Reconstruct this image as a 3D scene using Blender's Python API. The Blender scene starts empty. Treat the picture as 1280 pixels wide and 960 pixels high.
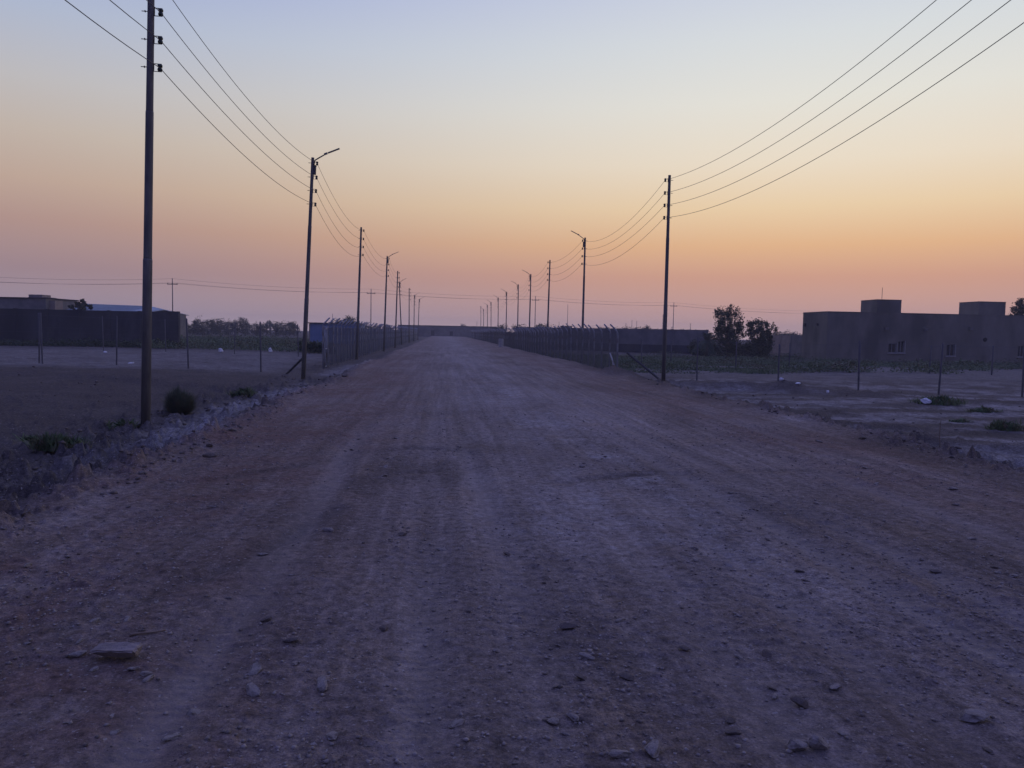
import bpy, math, random
import numpy as np
from mathutils import Vector, Matrix

random.seed(7)
rng = np.random.default_rng(7)
S = bpy.context.scene
COL = S.collection
R = math.radians

# ------------------------------------------------------------------ camera
FPX, CX, CY = 961.0, 640.0, 480.0
YAW, PITCH, ROLL = R(5.2), R(3.83), R(1.1)
EYE = Vector((0, 0, 1.7))
HF = Vector((math.sin(YAW), math.cos(YAW), 0))            # horizontal view direction
R0 = Vector((math.cos(YAW), -math.sin(YAW), 0))
FW = HF * math.cos(PITCH) + Vector((0, 0, -math.sin(PITCH)))
U0 = R0.cross(FW)
RT = R0 * math.cos(ROLL) + U0 * math.sin(ROLL)
UP = -R0 * math.sin(ROLL) + U0 * math.cos(ROLL)

cam = bpy.data.cameras.new('camera'); cam.sensor_width = 36; cam.lens = 36 * FPX / 1280
cam.clip_start = 0.05; cam.clip_end = 6000
co = bpy.data.objects.new('camera', cam); COL.objects.link(co)
M = Matrix((RT, UP, -FW)).transposed().to_4x4(); M.translation = EYE
co.matrix_world = M
S.camera = co

def ray(px, py):
    return FW + RT * ((px - CX) / FPX) + UP * ((CY - py) / FPX)
def pix(px, py, D):                                        # world point on a sight line at forward distance D
    d = ray(px, py); return EYE + d * (D / d.dot(HF))
def horizon(px):
    return 415.7 + (px - 640) * math.tan(ROLL)
def xy(px, D):                                             # map position (x, y) of something seen at column px
    p = pix(px, horizon(px), D); return p.x, p.y
def gpix(px, py):                                          # ground point under a pixel
    d = ray(px, py); z = -0.1
    for _ in range(12):
        p = EYE + d * ((z - EYE.z) / d.z); z = gz(p.x, p.y)
    return Vector((p.x, p.y, z))

# ------------------------------------------------------------------ noise / ground height
def _grad(ix, iy, seed):
    h = (ix.astype(np.int64) * 374761393 + iy.astype(np.int64) * 668265263 + seed * 974634777) & 0xffffffff
    h = ((h ^ (h >> 13)) * 1274126177) & 0xffffffff
    h = h ^ (h >> 16)
    return (h & 0xffff) / 65536.0 * 2 * np.pi
def perlin(x, y, seed=0):
    x0 = np.floor(x); y0 = np.floor(y); fx = x - x0; fy = y - y0
    u = fx * fx * fx * (fx * (fx * 6 - 15) + 10); v = fy * fy * fy * (fy * (fy * 6 - 15) + 10)
    def c(dx, dy):
        a = _grad(x0 + dx, y0 + dy, seed); return np.cos(a) * (fx - dx) + np.sin(a) * (fy - dy)
    return 1.4 * ((c(0, 0) * (1 - u) + c(1, 0) * u) * (1 - v) + (c(0, 1) * (1 - u) + c(1, 1) * u) * v)
def fbm(x, y, seed=0, octv=4, gain=.5):
    s = 0; a = 1; t = 0
    for k in range(octv):
        s = s + a * perlin(x * 2 ** k, y * 2 ** k, seed + k * 17); t += a; a *= gain
    return s / t
def sst(a, b, x):
    t = np.clip((x - a) / (b - a), 0, 1); return t * t * (3 - 2 * t)
def gauss(x, c, w): return np.exp(-((x - c) / w) ** 2)
def segdist(x, y, a, b):
    ax, ay = a; bx, by = b; dx, dy = bx - ax, by - ay
    t = np.clip(((x - ax) * dx + (y - ay) * dy) / (dx * dx + dy * dy), 0, 1)
    return np.hypot(x - ax - t * dx, y - ay - t * dy), t

BERMS = [(xy(770, 34), xy(980, 31.2), .42, .75), (xy(970, 31), xy(1100, 29.6), .26, .7), (xy(1100, 29), xy(1300, 27), .15, .6),
         (xy(1060, 17.2), xy(1300, 15.0), .13, .55), (xy(-60, 30), xy(330, 24.5), .16, .5), (xy(1030, 19.5), xy(1140, 18.5), .14, .5)]
TRACKS = [(-1.25, .16), (-.15, .13), (.42, .14), (1.5, .15), (2.15, .14), (2.95, .15), (3.55, .13), (4.9, .16), (6.0, .15)]

def flatpt(px, py):
    d = ray(px, py); p = EYE + d * ((-.03 - EYE.z) / d.z); return p.x, p.y
ARCS = [[flatpt(*p) for p in a] for a in ([(200, 612), (300, 597), (380, 583), (450, 568), (520, 561), (580, 566), (650, 574)], [(430, 606), (500, 594), (560, 590), (640, 580)], [(690, 606), (780, 597), (880, 592), (1010, 590)],
        [(0, 690), (120, 668), (240, 640), (330, 600)], [(60, 800), (200, 745), (330, 690), (420, 640)])]
def arcdist(x, y):
    m = np.full(x.shape, 9.0)
    for a in ARCS:
        for p, q in zip(a[:-1], a[1:]): m = np.minimum(m, segdist(x, y, p, q)[0])
    return m
def height(x, y, fine=True):
    r = np.hypot(x, y)
    wob = .35 * perlin(x * .05, y * .09, 3) + .18 * perlin(x * .3, y * .45, 4)
    xl = x + wob
    z = -.28 * sst(-3.3, -5.0, xl) + .16 * sst(-7.5, -13, x) - .42 * sst(7.3, 9.3, xl)
    z = z - .03 * np.abs(np.clip(x - 2, -5.5, 5.5)) / 5.5
    road = sst(-3.9, -3.0, xl) * (1 - sst(7.0, 7.9, xl))
    off = 1 - road
    # windrows of loose soil along the two road edges
    n1 = .5 + .8 * fbm(x * .6, y * .6, 21, 3)
    z = z + (.17 * gauss(xl, -3.75, .42) + .15 * gauss(xl, 8.0, .7)) * np.clip(n1, 0, 1.4)
    for a, b, h, w in BERMS:
        d, t = segdist(x, y, a, b)
        d = d + .35 * w * fbm(x * .9, y * .9, 31, 3)
        z = z + h * np.exp(-(d / w) ** 2) * np.clip(.75 + .7 * fbm(x * .8, y * .8, 33, 3), .15, 1.3)
    z = z + .05 * fbm(x * .12, y * .12, 41, 3) * np.clip(r / 15, .25, 2) + off * .06 * fbm(x * .5, y * .5, 43, 3)
    if fine:
        ad = arcdist(x, y) + .05 * perlin(x * 3, y * 3, 62); z = z - .022 * (np.exp(-(ad / .08) ** 2) - .5 * np.exp(-((ad - .2) / .08) ** 2)) * np.clip(.7 + .8 * perlin(x * .6, y * .6, 63), 0, 1)
        k = np.clip(1.3 - r / 60, 0, 1)
        mx = x + .18 * perlin(x * .02, y * .12, 51)
        for c, w in TRACKS:
            z = z - .018 * k * road * (gauss(mx, c, w) - .45 * gauss(mx, c + w * 1.7, w * .5) - .45 * gauss(mx, c - w * 1.7, w * .5)) * np.clip(.6 + .9 * perlin(mx * .4, y * .17, int(61 + c * 10)), 0, 1.2)
        rough = road * np.clip(.32 + .75 * fbm(x * .45, y * .3, 71, 3), .10, 1) + off * (.5 + 1.4 * sst(-8.2, -6.2, x) * (1 - sst(9.2, 11, x)))
        z = z + k * .05 * sst(-6.5, -8, x) * perlin(x * .12, y * .85, 64)
        for c, w in ((.2, .9), (3.1, 1.2)):
            rough = rough * (1 - .45 * gauss(mx, c, w) * road)
        z = z + k * .030 * rough * fbm(x * 2.2, y * 2.2, 72, 4, .6)
        clod = sst(.22, .62, perlin(x * 7.5, y * 7.5, 73)) * .034 + sst(.3, .66, perlin(x * 16, y * 16, 74)) * .019 + sst(.28, .6, perlin(x * 3.4, y * 3.4, 76)) * .075 * off
        z = z + k * rough * clod
        z = z - k * rough * .024 * sst(.30, .6, perlin(x * 5.1, y * 5.1, 77))
        kf = np.clip(1.2 - r / 14, 0, 1)
        z = z + kf * .011 * (.45 + rough) * fbm(x * 24, y * 24, 75, 3, .65)
    return z
def gz(x, y):
    return float(height(np.array([x], float), np.array([y], float))[0])

# ------------------------------------------------------------------ materials
def nodes(name):
    m = bpy.data.materials.new(name); m.use_nodes = True
    return m, m.node_tree.nodes, m.node_tree.links, m.node_tree.nodes['Principled BSDF']
def mat(name, c1, c2, scale=4, rough=.85, bump=0, bscale=None, metallic=0, stretch=(1, 1, 1), detail=6, c3=None, scale3=.6):
    m, N, L, b = nodes(name)
    tc = N.new('ShaderNodeTexCoord'); mp = N.new('ShaderNodeMapping'); mp.inputs['Scale'].default_value = stretch
    L.new(tc.outputs['Object'], mp.inputs[0])
    n = N.new('ShaderNodeTexNoise'); n.inputs['Scale'].default_value = scale; n.inputs['Detail'].default_value = detail; n.inputs['Roughness'].default_value = .62
    L.new(mp.outputs[0], n.inputs['Vector'])
    rp = N.new('ShaderNodeValToRGB'); rp.color_ramp.elements[0].position = .32; rp.color_ramp.elements[1].position = .68
    rp.color_ramp.elements[0].color = (*c1, 1); rp.color_ramp.elements[1].color = (*c2, 1)
    L.new(n.outputs['Fac'], rp.inputs[0]); out = rp.outputs[0]
    if c3:
        n3 = N.new('ShaderNodeTexNoise'); n3.inputs['Scale'].default_value = scale3; n3.inputs['Detail'].default_value = 5
        L.new(mp.outputs[0], n3.inputs['Vector'])
        r3 = N.new('ShaderNodeValToRGB'); r3.color_ramp.elements[0].position = .5; r3.color_ramp.elements[1].position = .66
        L.new(n3.outputs['Fac'], r3.inputs[0])
        mx = N.new('ShaderNodeMixRGB'); mx.inputs[2].default_value = (*c3, 1)
        L.new(r3.outputs[0], mx.inputs[0]); L.new(out, mx.inputs[1]); out = mx.outputs[0]
    L.new(out, b.inputs['Base Color'])
    b.inputs['Roughness'].default_value = rough; b.inputs['Metallic'].default_value = metallic
    b.inputs['Specular IOR Level'].default_value = .3
    if bump:
        n2 = N.new('ShaderNodeTexNoise'); n2.inputs['Scale'].default_value = bscale or scale * 3; n2.inputs['Detail'].default_value = 5
        L.new(mp.outputs[0], n2.inputs['Vector'])
        bp = N.new('ShaderNodeBump'); bp.inputs['Strength'].default_value = bump; bp.inputs['Distance'].default_value = .02
        L.new(n2.outputs['Fac'], bp.inputs['Height']); L.new(bp.outputs[0], b.inputs['Normal'])
    return m

MT = dict(
    pole=mat('weathered_steel', (.10, .095, .085), (.20, .19, .17), 3, .7, .15, 20, stretch=(3, 3, .5), c3=(.09, .085, .08), scale3=1.2),
    iron=mat('dark_iron', (.04, .04, .04), (.08, .075, .07), 12, .6),
    porcelain=mat('green_brown_porcelain', (.015, .03, .02), (.03, .045, .03), 20, .3),
    lamp=mat('lamp_grey_metal', (.13, .13, .13), (.2, .2, .2), 8, .5),
    wire=mat('aluminium_wire', (.06, .055, .05), (.11, .10, .09), 3, .6),
    galv=mat('galvanised_steel', (.24, .25, .27), (.40, .41, .43), 6, .6, c3=(.15, .12, .1), scale3=2),
    mesh=mat('fence_wire_steel', (.08, .085, .10), (.13, .135, .15), 5, .7),
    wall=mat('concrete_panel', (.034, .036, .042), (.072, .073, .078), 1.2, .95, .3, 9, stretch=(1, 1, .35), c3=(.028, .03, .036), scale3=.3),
    blockwall=mat('grey_block_wall', (.13, .125, .12), (.22, .21, .19), .9, .95, .3, 8, c3=(.10, .10, .10), scale3=.25),
    house=mat('cement_render', (.145, .134, .106), (.238, .222, .180), .5, .95, .25, 6, stretch=(1, 1, .45), c3=(.115, .11, .09), scale3=.35),
    brick=mat('brown_brick_wall', (.22, .18, .15), (.31, .26, .21), 2.5, .95, .3, 10),
    post=mat('dull_post_steel', (.085, .085, .095), (.15, .15, .16), 6, .7),
    glass=mat('dark_window_glass', (.012, .014, .016), (.03, .03, .035), 3, .15),
    frame=mat('pale_window_frame', (.20, .20, .19), (.34, .33, .31), 6, .6),
    sheet=mat('blue_metal_sheet', (.20, .27, .36), (.30, .38, .47), .6, .5, .1, 3, stretch=(4, 1, 1)),
    cabin=mat('blue_cabin_sheet', (.14, .22, .36), (.2, .29, .44), 1.2, .6, .1, 5),
    dark=mat('dark_opening', (.01, .01, .012), (.02, .02, .022), 3, .9),
    bark=mat('bark', (.06, .045, .032), (.12, .09, .065), 8, .95, .4, 20, stretch=(1, 1, .3)),
    leaf=mat('grey_green_leaves', (.028, .045, .022), (.07, .095, .045), 1.6, .8),
    leafdark=mat('dark_green_leaves', (.022, .036, .020), (.05, .075, .038), 2.2, .8),
    scrub=mat('scrub_leaves', (.085, .125, .06), (.17, .21, .105), .35, .85, c3=(.12, .11, .06), scale3=.25),
    bush=mat('grey_bush_leaves', (.06, .09, .058), (.13, .155, .10), 9, .85, c3=(.14, .125, .09), scale3=6),
    weed=mat('weed_leaves', (.06, .105, .04), (.125, .18, .07), 5, .8, c3=(.16, .135, .085), scale3=7),
    clod=mat('dark_clod_shaded_stone', (.10, .082, .07), (.19, .16, .135), 9, .97, .6, 26),  # for clods, and dark stones with some shadow put into their colour
    stone=mat('limestone', (.20, .175, .15), (.36, .32, .28), 9, .95, .5, 30, c3=(.14, .12, .10), scale3=4),
    brickstone=mat('broken_block', (.19, .16, .135), (.33, .28, .24), 14, .95, .6, 40),
    wood=mat('grey_dry_wood', (.16, .12, .085), (.28, .22, .16), 10, .9, .4, 30, stretch=(1, 6, 6)),
    bag=mat('white_plastic', (.62, .62, .60), (.80, .79, .77), 9, .55),
    concrete=mat('pale_concrete', (.30, .29, .27), (.42, .40, .37), 7, .95, .3, 20),
)

def ground_material():
    m, N, L, b = nodes('bare_soil')
    tc = N.new('ShaderNodeTexCoord'); at = N.new('ShaderNodeAttribute'); at.attribute_name = 'soil'
    sep = N.new('ShaderNodeSeparateColor'); L.new(at.outputs['Color'], sep.inputs[0])
    def noise(scale, detail=6, rough=.6, stretch=None, dist=0):
        n = N.new('ShaderNodeTexNoise'); n.inputs['Scale'].default_value = scale; n.inputs['Detail'].default_value = detail; n.inputs['Roughness'].default_value = rough; n.inputs['Distortion'].default_value = dist
        v = tc.outputs['Object']
        if stretch:
            mp = N.new('ShaderNodeMapping'); mp.inputs['Scale'].default_value = stretch; L.new(v, mp.inputs[0]); v = mp.outputs[0]
        L.new(v, n.inputs['Vector']); return n.outputs['Fac']
    def ramp(v, p0, p1, c0=(0, 0, 0), c1=(1, 1, 1)):
        r = N.new('ShaderNodeValToRGB'); r.color_ramp.elements[0].position = p0; r.color_ramp.elements[1].position = p1
        r.color_ramp.elements[0].color = (*c0, 1); r.color_ramp.elements[1].color = (*c1, 1); L.new(v, r.inputs[0]); return r.outputs[0]
    def mix(f, a, c, mode='MIX', fv=None):
        x = N.new('ShaderNodeMixRGB'); x.blend_type = mode
        if f is None: x.inputs[0].default_value = fv
        else: L.new(f, x.inputs[0])
        for k, s in ((1, a), (2, c)):
            if isinstance(s, tuple): x.inputs[k].default_value = (*s, 1)
            else: L.new(s, x.inputs[k])
        return x.outputs[0]
    def math_(op, a, c):
        x = N.new('ShaderNodeMath'); x.operation = op
        for k, s in ((0, a), (1, c)):
            if isinstance(s, (int, float)): x.inputs[k].default_value = s
            else: L.new(s, x.inputs[k])
        return x.outputs[0]
    col = mix(ramp(noise(.42, 9, .66, (1, .35, 1), .6), .36, .64), (.215, .178, .150), (.375, .326, .284))
    col = mix(ramp(noise(1.7, 6, .65, (1, .6, 1), .5), .50, .68), col, (.325, .262, .200))       # tan patches
    st = noise(1.0, 5, .62, (3.2, .10, 1), .25); st2 = noise(1.0, 4, .6, (9.0, .22, 1), .2)
    fl = ramp(at.outputs['Alpha'], 0, 1, (1, 1, 1), (0, 0, 0))
    col = mix(fl, col, mix(None, col, ramp(st, .33, .68, (.74, .72, .70), (1.17, 1.17, 1.18)), 'MULTIPLY', 1))
    col = mix(fl, col, mix(None, col, ramp(st2, .36, .66, (.84, .82, .81), (1.10, 1.10, 1.11)), 'MULTIPLY', 1))
    fcol = mix(ramp(noise(.8, 8, .65), .34, .64), (.075, .064, .057), (.150, .130, .114))
    col = mix(at.outputs['Alpha'], col, fcol)
    col = mix(math_('MULTIPLY', sep.outputs[2], ramp(noise(2.2, 6), .25, .6)), col, (.215, .138, .108))   # reddish fill
    col = mix(math_('MULTIPLY', sep.outputs[1], ramp(noise(1.4, 7), .2, .55)), col, (.105, .086, .074))   # dark damp soil
    saltf = math_('MULTIPLY', sep.outputs[0], ramp(noise(3.0, 8, .68), .33, .62))
    col = mix(saltf, col, (.52, .50, .48))                                                     # pale salt crust
    g1 = ramp(noise(14, 5, .7), .3, .72, (.46, .45, .44), (1.36, 1.36, 1.36))
    g2 = ramp(noise(75, 4, .75), .32, .7, (.50, .49, .48), (1.45, 1.45, 1.45))
    col = mix(None, col, g1, 'MULTIPLY', 1); col = mix(None, col, g2, 'MULTIPLY', .8)
    chips = ramp(noise(36, 3, .5), .655, .70)
    pits = ramp(noise(23, 4, .6, (1, .7, 1)), .64, .70); col = mix(math_('MULTIPLY', pits, .7), col, (.09, .075, .066))
    col = mix(math_('MULTIPLY', chips, .55), col, (.54, .50, .45))
    at3 = N.new('ShaderNodeAttribute'); at3.attribute_name = 'tread'
    col = mix(math_('MULTIPLY', at3.outputs['Fac'], .45), col, (.43, .385, .345))
    L.new(col, b.inputs['Base Color']); b.inputs['Roughness'].default_value = .97; b.inputs['Specular IOR Level'].default_value = .12
    # relief too fine for the mesh; tyre tread marks across the wheel tracks
    at2 = N.new('ShaderNodeAttribute'); at2.attribute_name = 'tread'
    w = N.new('ShaderNodeTexWave'); w.wave_type = 'BANDS'; w.bands_direction = 'Y'; w.inputs['Scale'].default_value = 4.6; w.inputs['Distortion'].default_value = 1.5; w.inputs['Detail'].default_value = 2
    L.new(tc.outputs['Object'], w.inputs['Vector'])
    h = math_('ADD', math_('MULTIPLY', noise(30, 6, .7), .9), math_('MULTIPLY', noise(110, 4, .7), .35))
    h = math_('ADD', h, math_('MULTIPLY', noise(8, 5, .6), 1.6))
    h = math_('ADD', h, math_('MULTIPLY', math_('MULTIPLY', w.outputs['Fac'], at2.outputs['Fac']), .35))
    bp = N.new('ShaderNodeBump'); bp.inputs['Strength'].default_value = .9; bp.inputs['Distance'].default_value = .035
    L.new(h, bp.inputs['Height']); L.new(bp.outputs[0], b.inputs['Normal'])
    return m

# ------------------------------------------------------------------ object helpers
class MB:
    def __init__(s): s.v = []; s.f = []
    def add(s, v, f):
        o = len(s.v); s.v += [tuple(p) for p in v]; s.f += [tuple(i + o for i in q) for q in f]
    def box(s, c, d, rot=None):
        x, y, z = d[0] / 2, d[1] / 2, d[2] / 2
        pts = [Vector((i * x, j * y, k * z)) for k in (-1, 1) for i, j in ((-1, -1), (1, -1), (1, 1), (-1, 1))]
        if rot is not None: pts = [rot @ p for p in pts]
        s.add([Vector(c) + p for p in pts], [(3, 2, 1, 0), (4, 5, 6, 7), (0, 1, 5, 4), (1, 2, 6, 5), (2, 3, 7, 6), (3, 0, 4, 7)])
    def tube(s, pts, rad, n=8, cap=True):
        pts = [Vector(p) for p in pts]; m = len(pts)
        if not hasattr(rad, '__len__'): rad = [rad] * m
        v = []; f = []
        for i, p in enumerate(pts):
            t = (pts[min(i + 1, m - 1)] - pts[max(i - 1, 0)])
            if t.length < 1e-9: t = Vector((0, 0, 1))
            t.normalize(); a = t.orthogonal() if abs(t.z) > .9 else t.cross(Vector((0, 0, 1)))
            if abs(t.z) > .9: a = t.cross(Vector((0, 1, 0)))
            a.normalize(); c = t.cross(a)
            for k in range(n):
                an = 2 * math.pi * k / n; v.append(p + (a * math.cos(an) + c * math.sin(an)) * rad[i])
        for i in range(m - 1):
            for k in range(n):
                k2 = (k + 1) % n; f.append((i * n + k, i * n + k2, (i + 1) * n + k2, (i + 1) * n + k))
        if cap: f.append(tuple(range(n - 1, -1, -1))); f.append(tuple((m - 1) * n + k for k in range(n)))
        s.add(v, f)
    def build(s, name, m, parent=None, smooth=False, loc=None):
        me = bpy.data.meshes.new(name); me.from_pydata(s.v, [], s.f); me.update()
        if smooth: me.polygons.foreach_set('use_smooth', [True] * len(me.polygons))
        me.materials.append(m)
        o = bpy.data.objects.new(name, me); COL.objects.link(o)
        if parent: o.parent = parent
        if loc is not None: o.location = loc
        return o
def np_mesh(name, v, q, m, parent=None, smooth=False, loc=None):          # arrays of quads -> one mesh object
    me = bpy.data.meshes.new(name); n = len(q); k = q.shape[1]
    me.vertices.add(len(v)); me.vertices.foreach_set('co', np.ascontiguousarray(v, dtype=np.float32).ravel())
    me.loops.add(n * k); me.loops.foreach_set('vertex_index', np.ascontiguousarray(q, dtype=np.int32).ravel())
    me.polygons.add(n); me.polygons.foreach_set('loop_start', np.arange(n, dtype=np.int32) * k)
    if smooth: me.polygons.foreach_set('use_smooth', np.ones(n, dtype=bool))
    me.update(calc_edges=True); me.materials.append(m)
    o = bpy.data.objects.new(name, me); COL.objects.link(o)
    if parent: o.parent = parent
    if loc is not None: o.location = loc
    return o
def tag(o, label=None, cat=None, group=None, kind=None):
    if label: o['label'] = label
    if cat: o['category'] = cat
    if group: o['group'] = group
    if kind: o['kind'] = kind
    return o
def empty(name, loc=(0, 0, 0), rz=0):
    o = bpy.data.objects.new(name, None); COL.objects.link(o); o.location = loc; o.rotation_euler = (0, 0, rz); o.empty_display_size = .1
    return o
def copy_tree(o, parent=None):
    c = o.copy(); COL.objects.link(c)
    if parent: c.parent = parent
    for ch in list(o.children): copy_tree(ch, c)
    return c

# ------------------------------------------------------------------ ground sheet
def build_ground():
    rs = [1.0]
    while rs[-1] < 620:
        r = rs[-1]
        dr = r * r / (769 * 1.7) * 1.0 if r > 2.6 else .05
        rs.append(r + min(max(dr, .004), r * .055))
    rs = np.array(rs)
    th = [R(a) for a in np.arange(-44, 44.001, .088)]
    th += [R(a) for a in np.arange(46, 316, 2.0)]
    th = np.array(th) + YAW
    nr, nt = len(rs), len(th)
    Rr, T = np.meshgrid(rs, th, indexing='ij')
    x = (Rr * np.sin(T)).ravel(); y = (Rr * np.cos(T)).ravel()
    z = np.concatenate([height(x[i:i + 100000], y[i:i + 100000]) for i in range(0, len(x), 100000)])
    v = np.stack([x, y, z], 1); v = np.vstack([v, [[0, 0, 0.0]]])
    i, j = np.meshgrid(np.arange(nr - 1), np.arange(nt), indexing='ij'); j2 = (j + 1) % nt
    q = np.stack([i * nt + j, i * nt + j2, (i + 1) * nt + j2, (i + 1) * nt + j], -1).reshape(-1, 4)[:, ::-1]
    c = len(v) - 1
    j = np.arange(0, nt); fan = np.stack([np.full(nt, c), j, (j + 1) % nt, (j + 1) % nt], 1)
    o = np_mesh('ground', v, q, ground_material(), smooth=True)
    me = o.data
    # soil kinds: R salt crust, G dark damp soil, B reddish fill
    x = v[:, 0]; y = v[:, 1]; r = np.hypot(x, y)
    wob = .35 * perlin(x * .05, y * .09, 3) + .18 * perlin(x * .3, y * .45, 4); xl = x + wob
    w2 = fbm(x * .35, y * .35, 81, 4)
    salt = .72 * sst(.0, .3, w2 + .27) * sst(-5.9, -4.9, xl) * (1 - sst(-4.3, -3.5, xl)) * sst(8.5, 12, y) * (1 - sst(34, 60, y)) * np.clip(.75 + w2, 0, 1)
    field = sst(8.8, 9.8, xl) * (1 - sst(33, 44, y))
    streak = sst(.0, .30, fbm(x * .16 + y * .05, y * .75, 83, 4) + .14)
    salt = np.maximum(salt, field * streak * .62)
    salt = np.maximum(salt, .42 * sst(-6.5, -9, x) * sst(33.5, 36, y) * (1 - sst(56, 66, y)) * np.clip(.8 + w2, 0, 1))
    salt = np.maximum(salt, .30 * sst(9, 11, x) * sst(33, 44, y) * (1 - sst(52, 66, y)))
    salt = np.maximum(salt, .5 * gauss(x, 1.7, 1.7) * sst(3, 8, y) * np.clip(.7 + w2, 0, 1))
    lane = gauss(x + .2 * perlin(x * .1, y * .2, 85), 1.95, .75) * (.25 + .75 * sst(.0, .35, fbm(x * .9, y * .4, 86, 4) + .08)) * (1 - sst(12, 40, y) * .5) * sst(3, 6.5, y)
    salt = np.maximum(salt, .85 * lane)
    salt = np.maximum(salt, .25 * gauss(x, .9, 2.4) * sst(14, 30, y))
    dark = np.zeros_like(x)
    for a, b, h, w in BERMS:
        d, t = segdist(x, y, a, b); dark = np.maximum(dark, np.exp(-(d / (w * 1.15)) ** 4) * (1 if h > .2 else .75))
    dark = np.maximum(dark, .85 * sst(-3.7, -4.6, xl) * (1 - sst(9.5, 12.5, y)) * np.clip(.8 + w2, 0, 1))
    dark = np.maximum(dark, .95 * sst(6.3, 7.8, xl + .8 * w2) * (1 - sst(9.2, 10.2, xl)) * np.clip(.75 + 1.2 * w2, 0, 1) * (1 - .5 * sst(30, 60, y)))
    dark = np.maximum(dark, .9 * sst(-5.9, -7.4, x) * sst(11, 16, y) * (1 - sst(32.5, 34, y)) * np.clip(.8 + w2, 0, 1))
    for (px, py), rx, ry, s in (((505, 590), .55, 1.3, .62), ((556, 590), .2, 1.4, .6), ((462, 604), .35, 1.0, .5), ((600, 560), .6, .7, .4), ((380, 640), .5, .9, .45), ((250, 700), .5, .5, .4), ((980, 640), .6, .9, .4), ((720, 800), .35, .5, .35)):
        p = gpix(px, py); dd = np.hypot((x - p.x) / rx, (y - p.y) / ry) + .9 * fbm(x * 2.4, y * 1.0, 87, 4)
        dark = np.maximum(dark, s * (1 - sst(.35, 1.25, dd)))
    red = sst(-4.2, -3.5, xl) * (1 - sst(-2.4, .3, xl)) * np.clip(.75 + 1.2 * w2, 0, 1) * (1 - .6 * sst(30, 70, y))
    red = np.maximum(red, .9 * sst(4.0, 5.8, xl) * (1 - sst(7.6, 8.3, xl)) * np.clip(.6 + 1.4 * w2, 0, 1))
    dark = np.maximum(dark, .6 * np.exp(-((arcdist(x, y) + .09 * perlin(x * 3, y * 3, 62)) / .17) ** 2) * np.clip(.6 + perlin(x * .6, y * .6, 63), 0, 1))
    fld = np.maximum(1 - sst(-4.4, -3.5, xl + 1.1 * w2), sst(7.2, 8.6, xl + 1.5 * w2))
    salt = salt * (1 - .9 * np.clip(dark, 0, 1))
    ca = me.attributes.new('soil', 'FLOAT_COLOR', 'POINT')
    ca.data.foreach_set('color', np.stack([salt, dark, red, fld], 1).astype(np.float32).ravel())
    tr = np.zeros_like(x); mx = x + .18 * perlin(x * .02, y * .12, 51)
    for cc, w in TRACKS: tr = np.maximum(tr, gauss(mx, cc, w) * np.clip((.75 if cc in (2.95, 3.55) else .3) + 1.3 * perlin(mx * .4, y * .17, int(61 + cc * 10)), 0, 1))
    ta = me.attributes.new('tread', 'FLOAT', 'POINT'); ta.data.foreach_set('value', (tr * np.clip(1.2 - r / 18, 0, 1)).astype(np.float32))
    tag(o, 'bare dirt road and open salty land of dusty mauve soil', 'ground', kind='structure')
build_ground()

# ------------------------------------------------------------------ utility poles
H0 = 9.0
INS = [H0 - .22, H0 - .78, H0 - 1.32, H0 - 1.86]
def pole_proto(side, lamp):                                 # side +1: fittings face +x, -1: fittings face -x
    root = empty('utility_pole')
    b = MB()
    b.tube([(0, 0, -.6), (0, 0, 3.3), (0, 0, 3.34)], [.092, .086, .082], 12)
    b.tube([(0, 0, 3.342), (0, 0, 3.36), (0, 0, 6.25), (0, 0, 6.28)], [.079, .079, .073, .070], 12)
    b.tube([(0, 0, 6.282), (0, 0, 6.30), (0, 0, H0 - .03), (0, 0, H0)], [.067, .067, .060, .058], 12)
    b.build('shaft', MT['pole'], root, True)
    for z in INS:
        br = MB()
        br.tube([(-side * .17, 0, z), (side * .075, 0, z)], .008, 6)
        br.box((-side * .105, 0, z), (.012, .035, .035))
        br.box((side * .135, 0, z + .075), (.15, .03, .006)); br.box((side * .135, 0, z - .075), (.15, .03, .006)); br.box((side * .068, 0, z), (.006, .03, .156))
        i = MB(); i.tube([(side * .18, 0, z - .068), (side * .18, 0, z - .05), (side * .18, 0, z - .018), (side * .18, 0, z), (side * .18, 0, z + .018), (side * .18, 0, z + .05), (side * .18, 0, z + .068)], [.034, .048, .046, .03, .046, .048, .034], 10)
        io = i.build('insulator', MT['porcelain'], root, True)
        br.build('bracket', MT['iron'], io)
    if lamp:
        a = MB(); a.tube([(side * .05, 0, H0 - .32), (side * .09, 0, H0 - .1), (side * .2, 0, H0 - .02), (side * .52, 0, H0 + .20)], [.026, .026, .026, .024], 8)
        a.box((side * .066, 0, H0 - .25), (.03, .1, .05)); a.build('lamp_arm', MT['iron'], root, True)
        h = MB(); rot = Matrix.Rotation(-side * math.atan2(.24, .5), 3, 'Y')
        h.box((side * .50, 0, H0 + .195), (.13, .11, .06), rot); h.box((side * .80, 0, H0 + .337), (.50, .14, .030), rot)
        h.build('lamp_head', MT['lamp'], root)
        bx = MB(); bx.box((side * .10, .0, H0 - .5), (.09, .12, .34)); bx.box((side * .10, 0, H0 - .32), (.11, .14, .02)); bx.build('control_box', MT['iron'], root)
    return root
PROT = {}
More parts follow.
